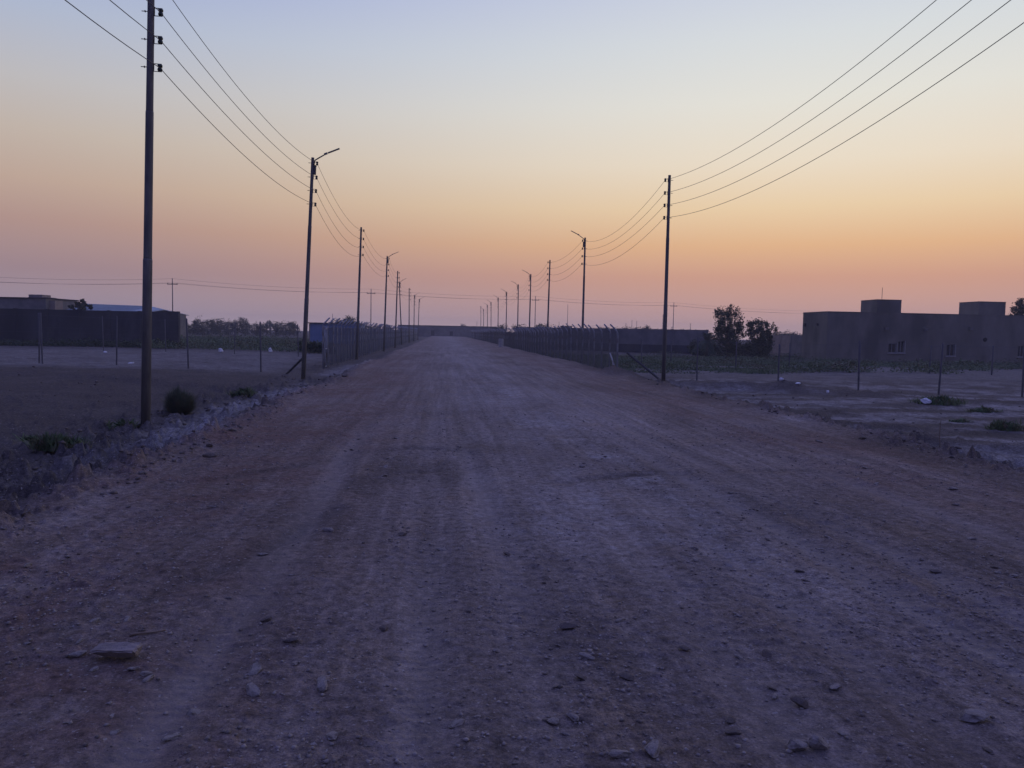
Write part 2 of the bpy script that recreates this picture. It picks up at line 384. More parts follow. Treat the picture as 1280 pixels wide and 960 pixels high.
def place_pole(bx, tx, ty, D, lamp, side, label, group):
    x, y = xy(bx, D); base = Vector((x, y, gz(x, y))); top = pix(tx, ty, D)
    top = base + (top - base)
    d = top - base
    key = (side, lamp)
    if key not in PROT: o = PROT[key] = pole_proto(side, lamp)
    else: o = copy_tree(PROT[key])
    o.rotation_mode = 'QUATERNION'
    q = Vector((0, 0, 1)).rotation_difference(d.normalized())
    o.rotation_quaternion = q; o.location = base; s = d.length / H0; o.scale = (1, 1, s)
    tag(o, label, 'utility pole', group)
    return [base + q @ Vector((side * .18, 0, z * s)) for z in INS]
LP = [(180.5, 189.3, -36, 15.0, 0, 'tall steel utility pole beside the round dark bush, nearest on the left'),
      (379, 391, 197, 31.0, 1, 'leaning steel utility pole with lamp arm in front of the blue cabin'),
      (446, 451.5, 284, 51.8, 0, 'bare utility pole without lamp rising behind the first fence posts on the left'),
      (480, 484, 320, 71.5, 1, 'upright lamp pole on the left verge, second lamp beyond the blue cabin'),
      (494, 497.2, 338.6, 89, 0, 'lampless utility pole close beside the crooked lamp pole'),
      (502.5, 499, 352, 108.7, 1, 'crooked lamp pole tilting left, against the left end of the far wall'),
      (511.5, 511.5, 360, 124, 0, 'thin lampless pole between the crooked lamp pole and the last two lamps on the left'),
      (517.3, 518, 368.5, 147, 1, 'short looking lamp pole, second to last of the left row'),
      (522.5, 524, 373.5, 163, 1, 'farthest lamp pole of the left row, just before the long far wall')]
RP = [(831, 837, 219, 33.2, 0, 'tall lampless utility pole beside the dark dirt mound on the right'),
      (728, 731.5, 297, 55, 1, 'utility pole with long lamp arm, first lamp behind the mesh fence on the right'),
      (684, 687.5, 325, 72, 0, 'lampless utility pole between two lamp poles behind the right mesh fence'),
      (661.5, 663.6, 342.5, 90, 1, 'lamp pole standing next to a thin distant pole with crossarm'),
      (647, 648, 355.5, 110, 1, 'third lamp pole along the right fence, left of the crossarm pole'),
      (632.5, 633.5, 364.5, 129, 1, 'lamp pole behind the pale drum at the right fence'),
      (622.5, 623, 371.8, 152, 1, 'fifth lamp pole along the right fence, just past the pale drum'),
      (613.8, 614, 377.3, 175, 1, 'sixth lamp pole along the right fence near its far end'),
      (609.2, 609.5, 380.8, 192, 1, 'seventh lamp pole on the right, close to the end of the far wall'),
      (604.5, 604.6, 386, 214, 1, 'small far lamp pole, shorter one of the last pair on the right'),
      (601, 601.2, 382.5, 234, 0, 'farthest lampless pole of the right row at the end of the road')]
LA = [place_pole(b, t, ty, D, l, 1, lab, 'utility poles along the left roadside') for b, t, ty, D, l, lab in LP]
RA = [place_pole(b, t, ty, D, l, -1, lab, 'utility poles along the right roadside') for b, t, ty, D, l, lab in RP]
# span towards the poles beside / behind the camera, out of the frame
x, y = -5.0, -6.0
LA.insert(0, [Vector((x, y, z)) for z in (8.75, 8.2, 7.65, 7.1)])
RA.insert(0, [Vector((9.45, 9.9, z)) for z in (8.95, 8.4, 7.85, 7.3)])
def wire(rows, k, sag0, name, label, rad):
    b = MB(); pts = []
    for i in range(len(rows) - 1):
        p, q = rows[i][k], rows[i + 1][k]; L_ = (q - p).length
        s = (sag0[0] if i == 0 else sag0[1] * (L_ / 20) ** 2 * (1 + .12 * math.sin(i * 2.1 + k * 1.3)))
        n = 28 if i < 3 else 14
        for t in range(n + (i == len(rows) - 2)):
            t = t / n; pt = p.lerp(q, t); pt = pt - Vector((0, 0, 4 * s * t * (1 - t))); pts.append(pt)
    b.tube(pts, rad, 6)
    tag(b.build(name, MT['wire'], smooth=True), label, 'power line', 'overhead wires along the road')
ORD = ['topmost', 'second from top', 'third from top', 'lowest']
for k in range(4):
    wire(LA, k, (.75, .62), 'power_line', ORD[k] + ' sagging wire strung along the left pole row', .0075)
    wire(RA, k, (.82, .66), 'power_line', ORD[k] + ' sagging wire strung along the right pole row', .0075)

# ------------------------------------------------------------------ distant crossarm line
def far_pole(px, top, D, arm, label, group, name='utility_pole', r=.09):
    x, y = xy(px, D); g = gz(x, y); t = pix(px, top, D); root = empty(name, (x, y, g)); H = t.z - g
    b = MB(); b.tube([(0, 0, -.3), (0, 0, H)], [r * 1.25, r * .8], 8); b.build('shaft', MT['pole'], root, True)
    if arm:
        a = MB(); a.box((0, 0, H - 1.05), (1.9, .12, .12)); a.build('crossarm', MT['iron'], root)
        for sx in (-.85, 0, .85):
            i = MB(); i.tube([(sx, .0 if sx else -.12, H - .99), (sx, 0 if sx else -.12, H - .80)], [.05, .07], 6); i.build('insulator', MT['porcelain'], root, True)
    root.rotation_euler = (0, 0, -YAW)
    tag(root, label, 'utility pole', group)
    return [t - Vector((0, 0, .04)), t + R0 * -.85 - Vector((0, 0, .8)), t + R0 * .85 - Vector((0, 0, .8))]
FP = [(-90, 341, 118), (216, 348, 140), (463.5, 361, 172), (668.5, 370, 196), (841, 378, 218), (1030, 388, 246)]
FL = ['distant crossarm pole out past the end of the boundary wall', 'thin distant crossarm pole standing beyond the boundary wall on the left',
      'thin distant crossarm pole between the bare pole and the lamp pole on the left', 'thin distant crossarm pole right behind the right row of lamp poles',
      'thin distant crossarm pole just right of the tall lampless right pole', 'distant crossarm pole hidden behind the cement house']
FA = [far_pole(px, t, D, True, FL[i], 'distant crossarm poles crossing the horizon') for i, (px, t, D) in enumerate(FP) if i not in (0, 5)]
FA.insert(0, [pix(-90, 341, 118) - Vector((0, 0, .04))] + [pix(-90, 341, 118) + R0 * s - Vector((0, 0, .8)) for s in (-.85, .85)])
FA.append([pix(1030, 389, 246)] + [pix(1030, 389, 246) + R0 * s - Vector((0, 0, .8)) for s in (-.85, .85)])
for k, lab in enumerate(('upper', 'lower far', 'lower near')):
    b = MB(); pts = []
    for i in range(len(FA) - 1):
        p, q = FA[i][k], FA[i + 1][k]
        for t in range(16 + (i == len(FA) - 2)):
            t /= 16; pts.append(p.lerp(q, t) - Vector((0, 0, 4 * .55 * t * (1 - t))))
    b.tube(pts, .016, 5)
    tag(b.build('power_line', MT['wire'], smooth=True), lab + ' wire of the distant line crossing the horizon', 'power line', 'distant wires crossing the horizon')
for px, top, D, lab in ((709, 380, 200, 'slim far mast above the small block beyond the right fence'), (789.5, 400, 190, 'left one of two short far masts left of the tall right pole'),
                        (795.5, 401, 200, 'right one of two short far masts left of the tall right pole'), (828, 393, 180, 'thin far mast just left of the tall lampless right pole'),
                        (862.5, 404, 190, 'short far mast left of the small palm'), (415.5, 392, 190, 'short far mast above the roof of the blue cabin'), (698.5, 402, 210, 'short far mast left of the slim far mast'),
                        (596, 401, 250, 'tiny far mast at the right end of the far wall')):
    far_pole(px, top, D, False, lab, 'far thin masts on the horizon', 'mast', .06)
b = MB(); x, y = xy(709, 200); t = pix(709, 380, 200)

# ------------------------------------------------------------------ chain-link fences along the road
def link_fence(x0, ya, yb, side, label, step):               # side: +1 cranked arms lean to +x
    root = empty('chain_link_fence', (x0, ya, 0)); tag(root, label, 'fence', 'chain link fences along the road')
    y = ya; ys = []
    while y <= yb: ys.append(y); y += step
    gzs = height(np.full(len(ys), x0), np.array(ys))
    post = None
    for i, (y, g) in enumerate(zip(ys, gzs)):
        if post is None:
            p = MB(); p.tube([(0, 0, -.3), (0, 0, 2.16), (side * .05, 0, 2.28), (side * .36, 0, 2.60)], [.044, .044, .042, .038], 8)
            post = p.build('post', MT['galv'], root, True); o = post
        else:
            o = post.copy(); COL.objects.link(o); o.parent = root
        o.location = (random.uniform(-.02, .02), y - ya, g - random.uniform(0, .08)); o.rotation_euler = (random.uniform(-.02, .02), random.uniform(-.025, .025), random.uniform(-.2, .2))
    L_ = ys[-1] - ya; s = .055; h = 2.05; V = []; Q = []
    gi = lambda y: np.interp(y, ys, gzs)
    n = int((L_ + h) / s); w = .0025
    for d in (1, -1):
        a = np.arange(n) * s + (-h if d == 1 else 0)
        st = np.clip(a, 0, L_); en = np.clip(a + d * h, 0, L_)
        zs = (st - a) * d; ze = (en - a) * d
        ok = (np.abs(en - st) > .05); st, en, zs, ze = st[ok], en[ok], zs[ok], ze[ok]
        zs = zs + gi(st + ya) + .05; ze = ze + gi(en + ya) + .05
        xo = d * .003
        for cx, cz in ((w, 0), (-w * .5, w * .87), (-w * .5, -w * .87)):
            V.append(np.stack([np.full_like(st, xo + cx), st, zs + cz], 1)); V.append(np.stack([np.full_like(st, xo + cx), en, ze + cz], 1))
        m = len(st); base = sum(len(v) for v in V) - 6 * m
        i = np.arange(m)
        for k in range(3):
            k2 = (k + 1) % 3
            Q.append(np.stack([base + 2 * k * m + i, base + 2 * k2 * m + i, base + (2 * k2 + 1) * m + i, base + (2 * k + 1) * m + i], 1))
    np_mesh('wire_mesh', np.vstack(V), np.vstack(Q), MT['mesh'], root)
    t = MB()
    for zz in (.12, 1.05, 2.05): t.tube([(side * .036, y - ya, g + zz) for y, g in zip(ys, gzs)], .0045, 5)
    for k in range(3): t.tube([(side * (.13 + .09 * k), y - ya, g + 2.30 + .085 * k) for y, g in zip(ys, gzs)], .004, 5)
    t.build('tension_wire', MT['mesh'], root)
    return root, gzs
lf, lg = link_fence(-6.05, 40, 186, 1, 'long grey chain link fence on the left with posts bending over the road', 1.7)
e = MB(); g = float(lg[0])
for yy in (-.02, .62):
    e.tube([(.06, yy, g), (.06, yy, g + 2.15)], .03, 8)
for zz in (.1, 1.0, 2.02): e.tube([(.06, -.02, g + zz), (.06, .62, g + zz)], .024, 8)
e.build('end_frame', MT['galv'], lf, True)
rf, rg = link_fence(8.7, 37.6, 236, -1, 'long grey chain link fence on the right with posts bending over the road', 2.0)
e = MB(); g = float(rg[0])
e.tube([(.0, -.05, g), (-.1, 1.5, g + 1.1)], .035, 8); e.tube([(-.05, .35, g), (.05, 1.9, g + 1.1)], .03, 8)
e.build('brace', MT['galv'], rf, True)
def beam(a, b_, r, name, label, m='iron'):
    t = MB(); t.tube([a, b_], [r, r * .9], 8); tag(t.build(name, MT[m]), label, 'brace post')
a = pix(784, 441, 36.8); x, y = xy(833, 35.2); beam(a, (x, y, gz(x, y) - .1), .06, 'brace_post', 'dark slanting brace running down from the right fence end to the dirt mound')
x, y = xy(356, 33.5); a = pix(379, 447, 33); beam(a, (x, y, gz(x, y) - .1), .055, 'brace_post', 'dark slanting brace low beside the leaning lamp pole')

# ------------------------------------------------------------------ plot fences of single posts
def plot_fence(posts, label, m='post'):
    x0, y0 = xy(posts[0][0], posts[0][2]); root = empty('post_fence', (x0, y0, gz(x0, y0))); P = []
    tag(root, label, 'fence', 'post and wire fences round the empty plots')
    proto = None
    for px, top, D, r in posts:
        x, y = xy(px, D); g = gz(x, y); h = pix(px, top, D).z - g
        if proto is None:
            p = MB(); p.tube([(0, 0, -.3), (0, 0, .98), (0, 0, 1)], [.036, .036, .026], 8); proto = o = p.build('post', MT[m], root, True)
        else: o = proto.copy(); COL.objects.link(o); o.parent = root
        o.location = (x - x0, y - y0, g - root.location.z); o.scale = (r, r, h); o.rotation_euler = (random.uniform(-.02, .02), random.uniform(-.03, .03), 0)
        P.append((Vector((x - x0, y - y0, g - root.location.z)), h))
    t = MB()
    for f in (.3, .62, .95): t.tube([p + Vector((0, .05, h * f)) for p, h in P], .0025, 4)
    t.build('strand_wire', MT['mesh'], root)
plot_fence([(-38, 389, 36, 1), (48, 391, 35.4, 1), (52, 391, 35.2, 1), (145, 395, 35, 1.0), (235, 398, 34.5, 1.05), (326, 402, 34.5, 1.0)], 'row of thin posts across the bare plot on the left, nearer row')
plot_fence([(48, 391, 54, .8), (129, 395, 54, .9), (207, 399, 54, .9), (293, 403, 53.5, .9), (373, 405, 53, .9)], 'farther row of thin posts close to the boundary wall on the left')
plot_fence([(873, 421, 34.5, .9), (975, 430, 33, .95), (1076, 426, 32.4, 1.15), (1177, 429.5, 31.2, 1.15), (1282, 431, 30.4, 1.1)], 'nearer row of pale posts across the salty plot on the right')
plot_fence([(803, 424, 53, 1.1), (840, 425, 53, 1.1), (921, 427, 52, 1.2), (988, 429, 52, 1.1), (1076, 430.5, 51, 1.2), (1164, 432, 50.5, 1.35), (1242, 432, 49, 1.35)], 'farther row of pale posts in front of the cement house')

# ------------------------------------------------------------------ walls and buildings
def panel_wall(px0, px1, D0, D1, top, label, m, name='boundary_wall', panel=2.4, cap=True, plinth=True, end=None, thick=.22):
    a = xy(px0, D0); b_ = xy(px1, D1); L_ = math.dist(a, b_); rz = math.atan2(b_[1] - a[1], b_[0] - a[0])
    root = empty(name, (a[0], a[1], -.6), rz); tag(root, label, 'wall')
    w = MB(); w.box((L_ / 2, 0, top / 2 + .3), (L_, thick, top + .6)); w.build('wall', MT[m], root)
    p = MB(); n = max(1, int(L_ / panel))
    for i in range(n + 1): p.box((L_ * i / n, 0, top / 2 + .32), (.26, thick + .10, top + .64))
    p.build('pilaster', MT[m], root)
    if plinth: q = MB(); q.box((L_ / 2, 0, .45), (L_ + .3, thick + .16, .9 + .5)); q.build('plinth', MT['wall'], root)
    if end: e = MB(); e.box((L_ + .35, 0, end / 2 + .3), (.9, .5, end + .6)); e.build('end_pier', MT[m], root)
    return root
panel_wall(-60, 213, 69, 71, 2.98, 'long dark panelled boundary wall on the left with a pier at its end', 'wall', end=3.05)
panel_wall(646, 884, 102, 92, 2.45, 'long low grey wall beyond the right mesh fence', 'blockwall', panel=4)
panel_wall(964, 991, 92, 86, 1.98, 'pale low wall between the trees and the cement house', 'brick', panel=3, plinth=False)
panel_wall(990, 1009, 84, 80, 2.02, 'dark short wall joining the left corner of the cement house', 'blockwall', panel=3, plinth=False)

def wall_open(mb, x0, x1, z0, z1, y, th, ops):              # a wall slab with real rectangular openings
    xs = sorted({x0, x1, *[o[0] for o in ops], *[o[1] for o in ops]}); zs = sorted({z0, z1, *[o[2] for o in ops], *[o[3] for o in ops]})
    for i in range(len(xs) - 1):
        for k in range(len(zs) - 1):
            cx, cz = (xs[i] + xs[i + 1]) / 2, (zs[k] + zs[k + 1]) / 2
            if any(o[0] < cx < o[1] and o[2] < cz < o[3] for o in ops): continue
            mb.box((cx, y + th / 2, cz), (xs[i + 1] - xs[i], th, zs[k + 1] - zs[k]))
def house():
    D = 75; x, y = xy(1033.5, D); rz = -YAW + R(5)
    root = empty('cement_house', (x, y, -.45), rz); tag(root, 'wide flat roofed cement house with two roof blocks on the right', 'house')
    ex = Vector((math.cos(rz), math.sin(rz), 0)); 
    def lx(px):                                             # local x on the front where column px meets it
        d = ray(px, horizon(px)); o = EYE - Vector((x, y, 0)); n = Vector((-math.sin(rz), math.cos(rz), 0))
        t = -Vector((o.x, o.y, 0)).dot(n) / Vector((d.x, d.y, 0)).dot(n); return (o + d * t).dot(ex)
    def lz(px, py):
        D_ = D + lx(px) * math.sin(R(5)); return pix(px, py, D_).z + .45
    W, Dp, Hh = 27.0, 5.2, lz(1034, 390)
    ops = []
    wins = [(1111, 1121, 429, 441), (1123, 1131, 426, 441), (1184, 1194, 430, 445), (1273, 1281, 432, 446)]
    for a, c, t, bt in wins: ops.append((lx(a), lx(c), lz(a, bt), lz(a, t)))
    w = MB(); wall_open(w, 0, W, 0, Hh, 0, .25, ops)
    w.box((W / 2, Dp - .12, Hh / 2), (W, .24, Hh)); w.box((.125, Dp / 2, Hh / 2 ), (.25, Dp - .5, Hh)); w.box((W - .125, Dp / 2, Hh / 2), (.25, Dp - .5, Hh))
    w.build('wall', MT['house'], root)
    r = MB(); r.box((W / 2, Dp / 2, Hh - .5), (W - .5, Dp - .5, .2)); rf = r.build('roof', MT['house'], root)
    cp = MB(); cp.box((W / 2, .11, Hh + .04), (W + .03, .28, .08)); cp.box((.12, Dp / 2 + .1, Hh + .042), (.27, Dp - .1, .08)); cp.build('coping', MT['house'], root)
    for px0, px1, top in ((1100, 1130, 375.5), (1226, 1259, 378)):
        a, c = lx(px0) * 1.02, lx(px1) * 1.02; zt = lz(px0, top) + .1
        t = MB(); t.box(((a + c) / 2, 2.5, (Hh - .4 + zt) / 2), (c - a, 3.0, zt - Hh + .4)); t.box(((a + c) / 2, 2.5, zt + .03), (c - a + .03, 3.03, .06)); t.build('roof_block', MT['house'], root)
    for (x0, x1, z0, z1) in ops:
        f = MB(); c = ((x0 + x1) / 2, .13, (z0 + z1) / 2)
        for sx in (x0 + .03, x1 - .03): f.box((sx, .13, c[2]), (.06, .08, z1 - z0))
        for sz in (z0 + .03, z1 - .03): f.box((c[0], .13, sz), (x1 - x0 - .12, .08, .06))
        f.box((c[0], .13, c[2]), (.045, .07, z1 - z0 - .12))
        fo = f.build('window', MT['frame'], root)
        p = MB(); p.box((c[0], .16, c[2]), (x1 - x0 - .1, .01, z1 - z0 - .1)); p.build('pane', MT['glass'], fo)
        s = MB(); s.box((c[0], -.04, z0 - .04), (x1 - x0 + .2, .16, .08)); s.build('sill', MT['concrete'], fo)
        j = MB(); j.box((x1 + .05, -.012, c[2]), (.1, .03, z1 - z0)); j.build('surround', MT['frame'], fo)
    v = MB(); v.tube([(lx(1231), -.06, lz(1231, 424.5)), (lx(1231), .02, lz(1231, 424.5))], .2, 12); v.build('vent', MT['dark'], root)
    for px, py in ((1024, 0), (1212, 411), (1107, 411), (1156, 412)):
        if py:
            l = MB(); l.box((lx(px), -.08, lz(px, py)), (.38, .18, .2)); l.box((lx(px), -.1, lz(px, py) + .12), (.5, .24, .03)); l.build('wall_lamp', MT['lamp'], root)
    l = MB(); l.box((-.1, 4.6, lz(1034, 405.5)), (.22, .3, .3)); l.box((-.1, 1.9, lz(1034, 405.5)), (.16, .2, .22)); l.build('wall_lamp', MT['iron'], root)
    a = MB(); xx = lx(1116) * 1.02; z = lz(1116, 375) + .1; a.tube([(xx, 2.5, z), (xx, 2.5, z + 1.25)], .025, 6); a.build('antenna', MT['iron'], root)
house()

def left_buildings():
    rz = -YAW
    x, y = xy(-70, 84); root = empty('flat_roof_house', (x, y, -.5), rz); tag(root, 'dark flat roofed house behind the boundary wall with a stepped stair block', 'house')
    Z = lambda px, py, D: pix(px, py, D).z + .5
    X = lambda px, D: (xy(px, D)[0] - x) * math.cos(rz) + (xy(px, D)[1] - y) * math.sin(rz)
    t = Z(15, 372.5, 84); x1 = X(58, 84)
    b = MB(); b.box((x1 / 2, 3, t / 2), (x1, 6, t)); b.build('wall', MT['blockwall'], root)
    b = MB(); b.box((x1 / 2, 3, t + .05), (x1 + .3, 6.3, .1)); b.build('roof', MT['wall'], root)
    b = MB()
    for a, c, top, k in ((30, 47, 367.5, 0), (47, 54, 371, .05), (54, 62, 375, .1)):
        z1 = Z(a, top, 83.5); b.box(((X(a, 83.5) + X(c, 83.5)) / 2, 1.2 + k, z1 / 2), (X(c, 83.5) - X(a, 83.5), 1.6 - k, z1))
    b.build('stair_block', MT['brick'], root)
    x, y = xy(60, 88); root = empty('metal_shed', (x, y, -.5), rz); tag(root, 'low shed with a pale blue sheet metal roof behind the boundary wall', 'shed')
    Z2 = lambda px, py, D: pix(px, py, D).z + .5
    w = X2 = (xy(180, 88)[0] - xy(60, 88)[0]) / math.cos(rz)
    zr, ze = Z2(100, 379.5, 94), Z2(100, 386.6, 88)
    b = MB(); b.box((w / 2, 6, ze / 2 - .1), (w - .3, 11.4, ze - .2)); b.build('wall', MT['blockwall'], root)
    b = MB(); th = .06
    v = [(0, -.3, ze), (w, -.3, ze - .25), (w * .97, 6, zr - .55), (w * .82, 6, zr - .16), (0, 6, zr), (0, 12.3, ze), (w, 12.3, ze - .25)]
    v2 = [(p[0], p[1], p[2] - th) for p in v]
    b.add(v + v2, [(0, 1, 2, 3, 4), (4, 3, 2, 6, 5), (7, 11, 10, 9, 8), (11, 12, 13, 9, 10), (0, 7, 8, 1), (5, 6, 13, 12), (0, 4, 11, 7), (4, 5, 12, 11), (1, 8, 9, 2), (2, 9, 13, 6)])
    ro = b.build('roof', MT['sheet'], root)
    rb = MB(); n = 34
    for i in range(n):
        f = (i + .5) / n; rb.tube([(w * f, -.3, ze - .25 * f + .02), (w * f * .985, 5.9, zr - (.16 * f / .82 if f < .82 else .16 + (f - .82) * 2.4) + .02)], .03, 4)
    rb.build('roof_rib', MT['sheet'], ro)
left_buildings()
def cabin():
    D = 96; x, y = xy(387, D); rz = -YAW; root = empty('metal_cabin', (x, y, -.4), rz); tag(root, 'pale blue metal cabin behind the first posts of the left mesh fence', 'cabin')
    w = 6.4; h = pix(390, 404, D).z + .4
    b = MB(); b.box((w / 2, 1.3, h / 2 + .05), (w, 2.6, h - .1))
    for i in range(32): b.box((w * (i + .5) / 32, -.015, h / 2), (.08, .03, h - .3))
    b.build('body', MT['cabin'], root)
    b = MB(); b.box((w / 2, 1.3, h + .04), (w + .4, 3.0, .12)); b.build('roof', MT['iron'], root)
    b = MB(); b.box((.0, -.03, h / 2), (.12, .1, h - .12)); b.box((w, -.03, h / 2), (.12, .1, h - .12)); b.build('corner_post', MT['brick'], root)
    b = MB(); b.box((4.4, -.045, 1.05), (.9, .04, 2.0)); d = b.build('door', MT['cabin'], root)
    b = MB(); b.tube([(4.05, -.08, 1.05), (4.05, -.08, 1.2)], .02, 6); b.build('handle', MT['iron'], d)
cabin()
def far_building():
    D = 262; a = xy(497.5, D); rz = -YAW + .0; root = empty('far_wall_building', (a[0], a[1], -.5), rz); tag(root, 'long low flat building closing off the far end of the road', 'building')
    W = 33.5; h = pix(520, 406.8, D).z + .5
    X = lambda px: (px - 497.5) / 961 * D
    ops = [(X(538.5), X(542.8), .7, 2.4), (X(562), X(566), .7, 2.2)]
    b = MB(); wall_open(b, 0, W, 0, h, 0, .3, ops); b.box((W / 2, 6, h / 2), (W, .3, h)); b.box((.15, 3.1, h / 2), (.3, 5.4, h)); b.box((W - .15, 3.1, h / 2), (.3, 5.4, h)); b.build('wall', MT['blockwall'], root)
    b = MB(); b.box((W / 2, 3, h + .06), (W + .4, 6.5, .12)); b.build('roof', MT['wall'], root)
    for o in ops:
        b = MB(); b.box(((o[0] + o[1]) / 2, .2, (o[2] + o[3]) / 2), (o[1] - o[0], .02, o[3] - o[2])); b.build('window', MT['dark'], root)
far_building()
x, y = xy(708, 125); root = empty('small_block_house', (x, y, -.4), -YAW); tag(root, 'small flat topped block house just above the right fence line', 'house')
h = pix(708, 408, 125).z + .4; b = MB(); b.box((0, 1, h / 2), (1.75, 2, h)); b.build('wall', MT['blockwall'], root)
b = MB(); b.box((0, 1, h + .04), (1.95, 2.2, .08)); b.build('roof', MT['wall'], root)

# ------------------------------------------------------------------ vegetation
def leaf_quads(cent, size, up=.3, aspect=2.2):
    n = len(cent); a = rng.normal(size=(n, 3)); a[:, 2] *= .8; a /= np.linalg.norm(a, axis=1)[:, None]
    c = np.cross(a, rng.normal(size=(n, 3))); c /= np.linalg.norm(c, axis=1)[:, None]
    s = (size * rng.uniform(.6, 1.4, n))[:, None]
    l = a * s * .5; w = c * s * .5 / aspect
    v = np.stack([cent - l, cent + w, cent + l, cent - w], 1).reshape(-1, 3)
    return v, np.arange(4 * n).reshape(-1, 4)
def tree_mesh(name, H, clumps, nleaf, leafsize, limbs, label, cat='tree', group=None, m='leaf', loc=(0, 0, 0), trunk_r=.12):
    root = empty(name, loc); tag(root, label, cat, group)
    t = MB(); t.tube([(0, 0, -.3), (.05, 0, H * .2), (-.04, .03, H * .42), (.03, 0, H * .6)], [trunk_r * 1.2, trunk_r, trunk_r * .8, trunk_r * .5], 8)
    for c in clumps[:limbs]:
        t.tube([(0, 0, H * .22), (c[0] * .45, c[1] * .45, H * .22 + (c[2] - H * .22) * .55), (c[0], c[1], c[2])], [trunk_r * .7, trunk_r * .4, trunk_r * .12], 6)
    t.build('trunk', MT['bark'], root, True)
    P = []; tot = sum(c[3] ** 2 for c in clumps)
    for cx, cy, cz, r, *e in clumps:
        ez = e[0] if e else 1
        n = int(nleaf * r * r / tot); sub = max(5, int(11 * r / .5))
        cc = rng.normal(size=(sub, 3)); cc /= np.linalg.norm(cc, axis=1)[:, None]; cc *= (rng.uniform(.35, 1, sub) ** .6)[:, None] * r
        k = rng.integers(0, sub, n); p = cc[k] + rng.normal(size=(n, 3)) * r * .21
        p[:, 2] *= ez; P.append(p + np.array([cx, cy, cz]))
    P = np.vstack(P); P = P[P[:, 2] > .1]
    v, q = leaf_quads(P, np.full(len(P), leafsize)); np_mesh('crown', v, q, MT[m], root)
    return root
def on_ground(px, D): x, y = xy(px, D); return Vector((x, y, gz(x, y)))
k = 79 / 961
def C(px, py, r, cx, base, ez=1): return ((px - cx) * k, random.uniform(-.5, .5), (base - py) * k, r * k * 1.12, ez)
tree_mesh('eucalyptus_tree', 5.3, [C(902, 392, 9, 910, 443, 1.25), (C(908, 386, 7, 910, 443)), C(920, 393, 8.5, 910, 443, 1.3), C(900, 404, 7, 910, 443), C(918, 407, 9, 910, 443), C(908, 415, 10, 910, 443), C(899, 410, 6, 910, 443), C(925, 411, 6, 910, 443), C(895, 420, 8, 910, 443), C(915, 424, 11, 910, 443), C(903, 433, 9, 910, 443), C(918, 435, 9, 910, 443), C(893, 434, 7, 910, 443)],
          9500, .20, 6, 'taller loose crowned tree with two rounded tops right of the small palm', loc=on_ground(910, 79))
tree_mesh('eucalyptus_tree', 4.1, [C(944, 404, 8, 950, 443, 1.2), C(953, 403, 6, 950, 443), C(961, 408, 6, 950, 443, 1.5), C(936, 411, 4, 950, 443), C(946, 416, 10, 950, 443), C(959, 420, 8, 950, 443, 1.2), C(940, 426, 9, 950, 443), C(952, 428, 11, 950, 443), C(941, 437, 8, 950, 443), C(955, 437, 9, 950, 443)],
          9000, .20, 5, 'shorter bushy tree next to the pale low wall', loc=on_ground(950, 79))
tree_mesh('tree', 6.0, [((px - 1285) * .098, 0, (450 - py) * .098, r * .098) for px, py, r in ((1283, 386, 11), (1272, 382, 7), (1267, 389, 6), (1295, 380, 12), (1275, 396, 11), (1290, 402, 14), (1268, 400, 8))],
          7000, .24, 4, 'leafy tree showing behind the right end of the cement house', loc=on_ground(1285, 94), m='leafdark')
tree_mesh('tree', 3.9, [((px - 104) * .09, 0, (437 - py) * .09, r * .09) for px, py, r in ((97, 394, 3.5), (105, 393.5, 4), (103, 400, 7), (112, 396, 3.5), (92, 397, 3))],
          2500, .22, 3, 'dark bush top showing above the boundary wall before the blue roof', loc=on_ground(104, 80), m='leafdark')
def palm(loc, H, n, fl, label, group):
    root = empty('date_palm', loc); tag(root, label, 'palm tree', group)
    t = MB(); t.tube([(0, 0, -.2), (0, 0, H * .5), (.05, 0, H)], [.17, .14, .13], 8); t.build('trunk', MT['bark'], root, True)
    V = []; Q = []
    for i in range(n):
        az = i * 2.4; el = R(random.uniform(-10, 75)); d = np.array([math.cos(az), math.sin(az), 0]); s = np.array([-math.sin(az), math.cos(az), 0])
        pts = [np.array([0, 0, H]) + d * fl * t_ * math.cos(el) + np.array([0, 0, fl * t_ * math.sin(el) - .75 * fl * t_ ** 2 * (.5 + .5 * math.cos(el))]) for t_ in np.linspace(0, 1, 7)]
        for a, c in zip(pts[:-1], pts[1:]):
            for sg in (-1, 1):
                for u in (.0, .35, .7):
                    p = a + (c - a) * u; o = len(V); tip = p + (c - a) * .9 + s * sg * fl * .16 - np.array([0, 0, fl * .04])
                    V += [p, p + (c - a) * .28, tip + (c - a) * .05, tip]; Q.append((o, o + 1, o + 2, o + 3))
    np_mesh('crown', np.array(V), np.array(Q), MT['leafdark'], root)
    return root
palm(on_ground(884, 78), 1.7, 26, 1.75, 'small date palm with drooping fronds beside the taller tree', None)
# shrubs under the trees and along the far walls
SH = [(872, 80, 1.5, 1.7, 'dark shrub at the foot of the small palm'), (889, 81, 2.2, 1.5, 'broad dark shrub between the small palm and the taller tree'), (930, 81, 2.0, 1.7, 'dark shrub filling the gap between the two trees'),
      (386, 60, .85, 1.1, 'low green shrub in front of the blue cabin'), (404, 57, .75, 1.0, 'green shrub pressed against the first posts of the left mesh fence')]
for px, D, w, h, lab in SH:
    cl = [(random.uniform(-1, 1) * w * .6, random.uniform(-.4, .4) * w, h * random.uniform(.25, .7), w * random.uniform(.3, .45)) for _ in range(8)]
    tree_mesh('shrub', h * .6, cl, 2600, .16, 5, lab, 'shrub', None, 'leafdark', on_ground(px, D), .05)
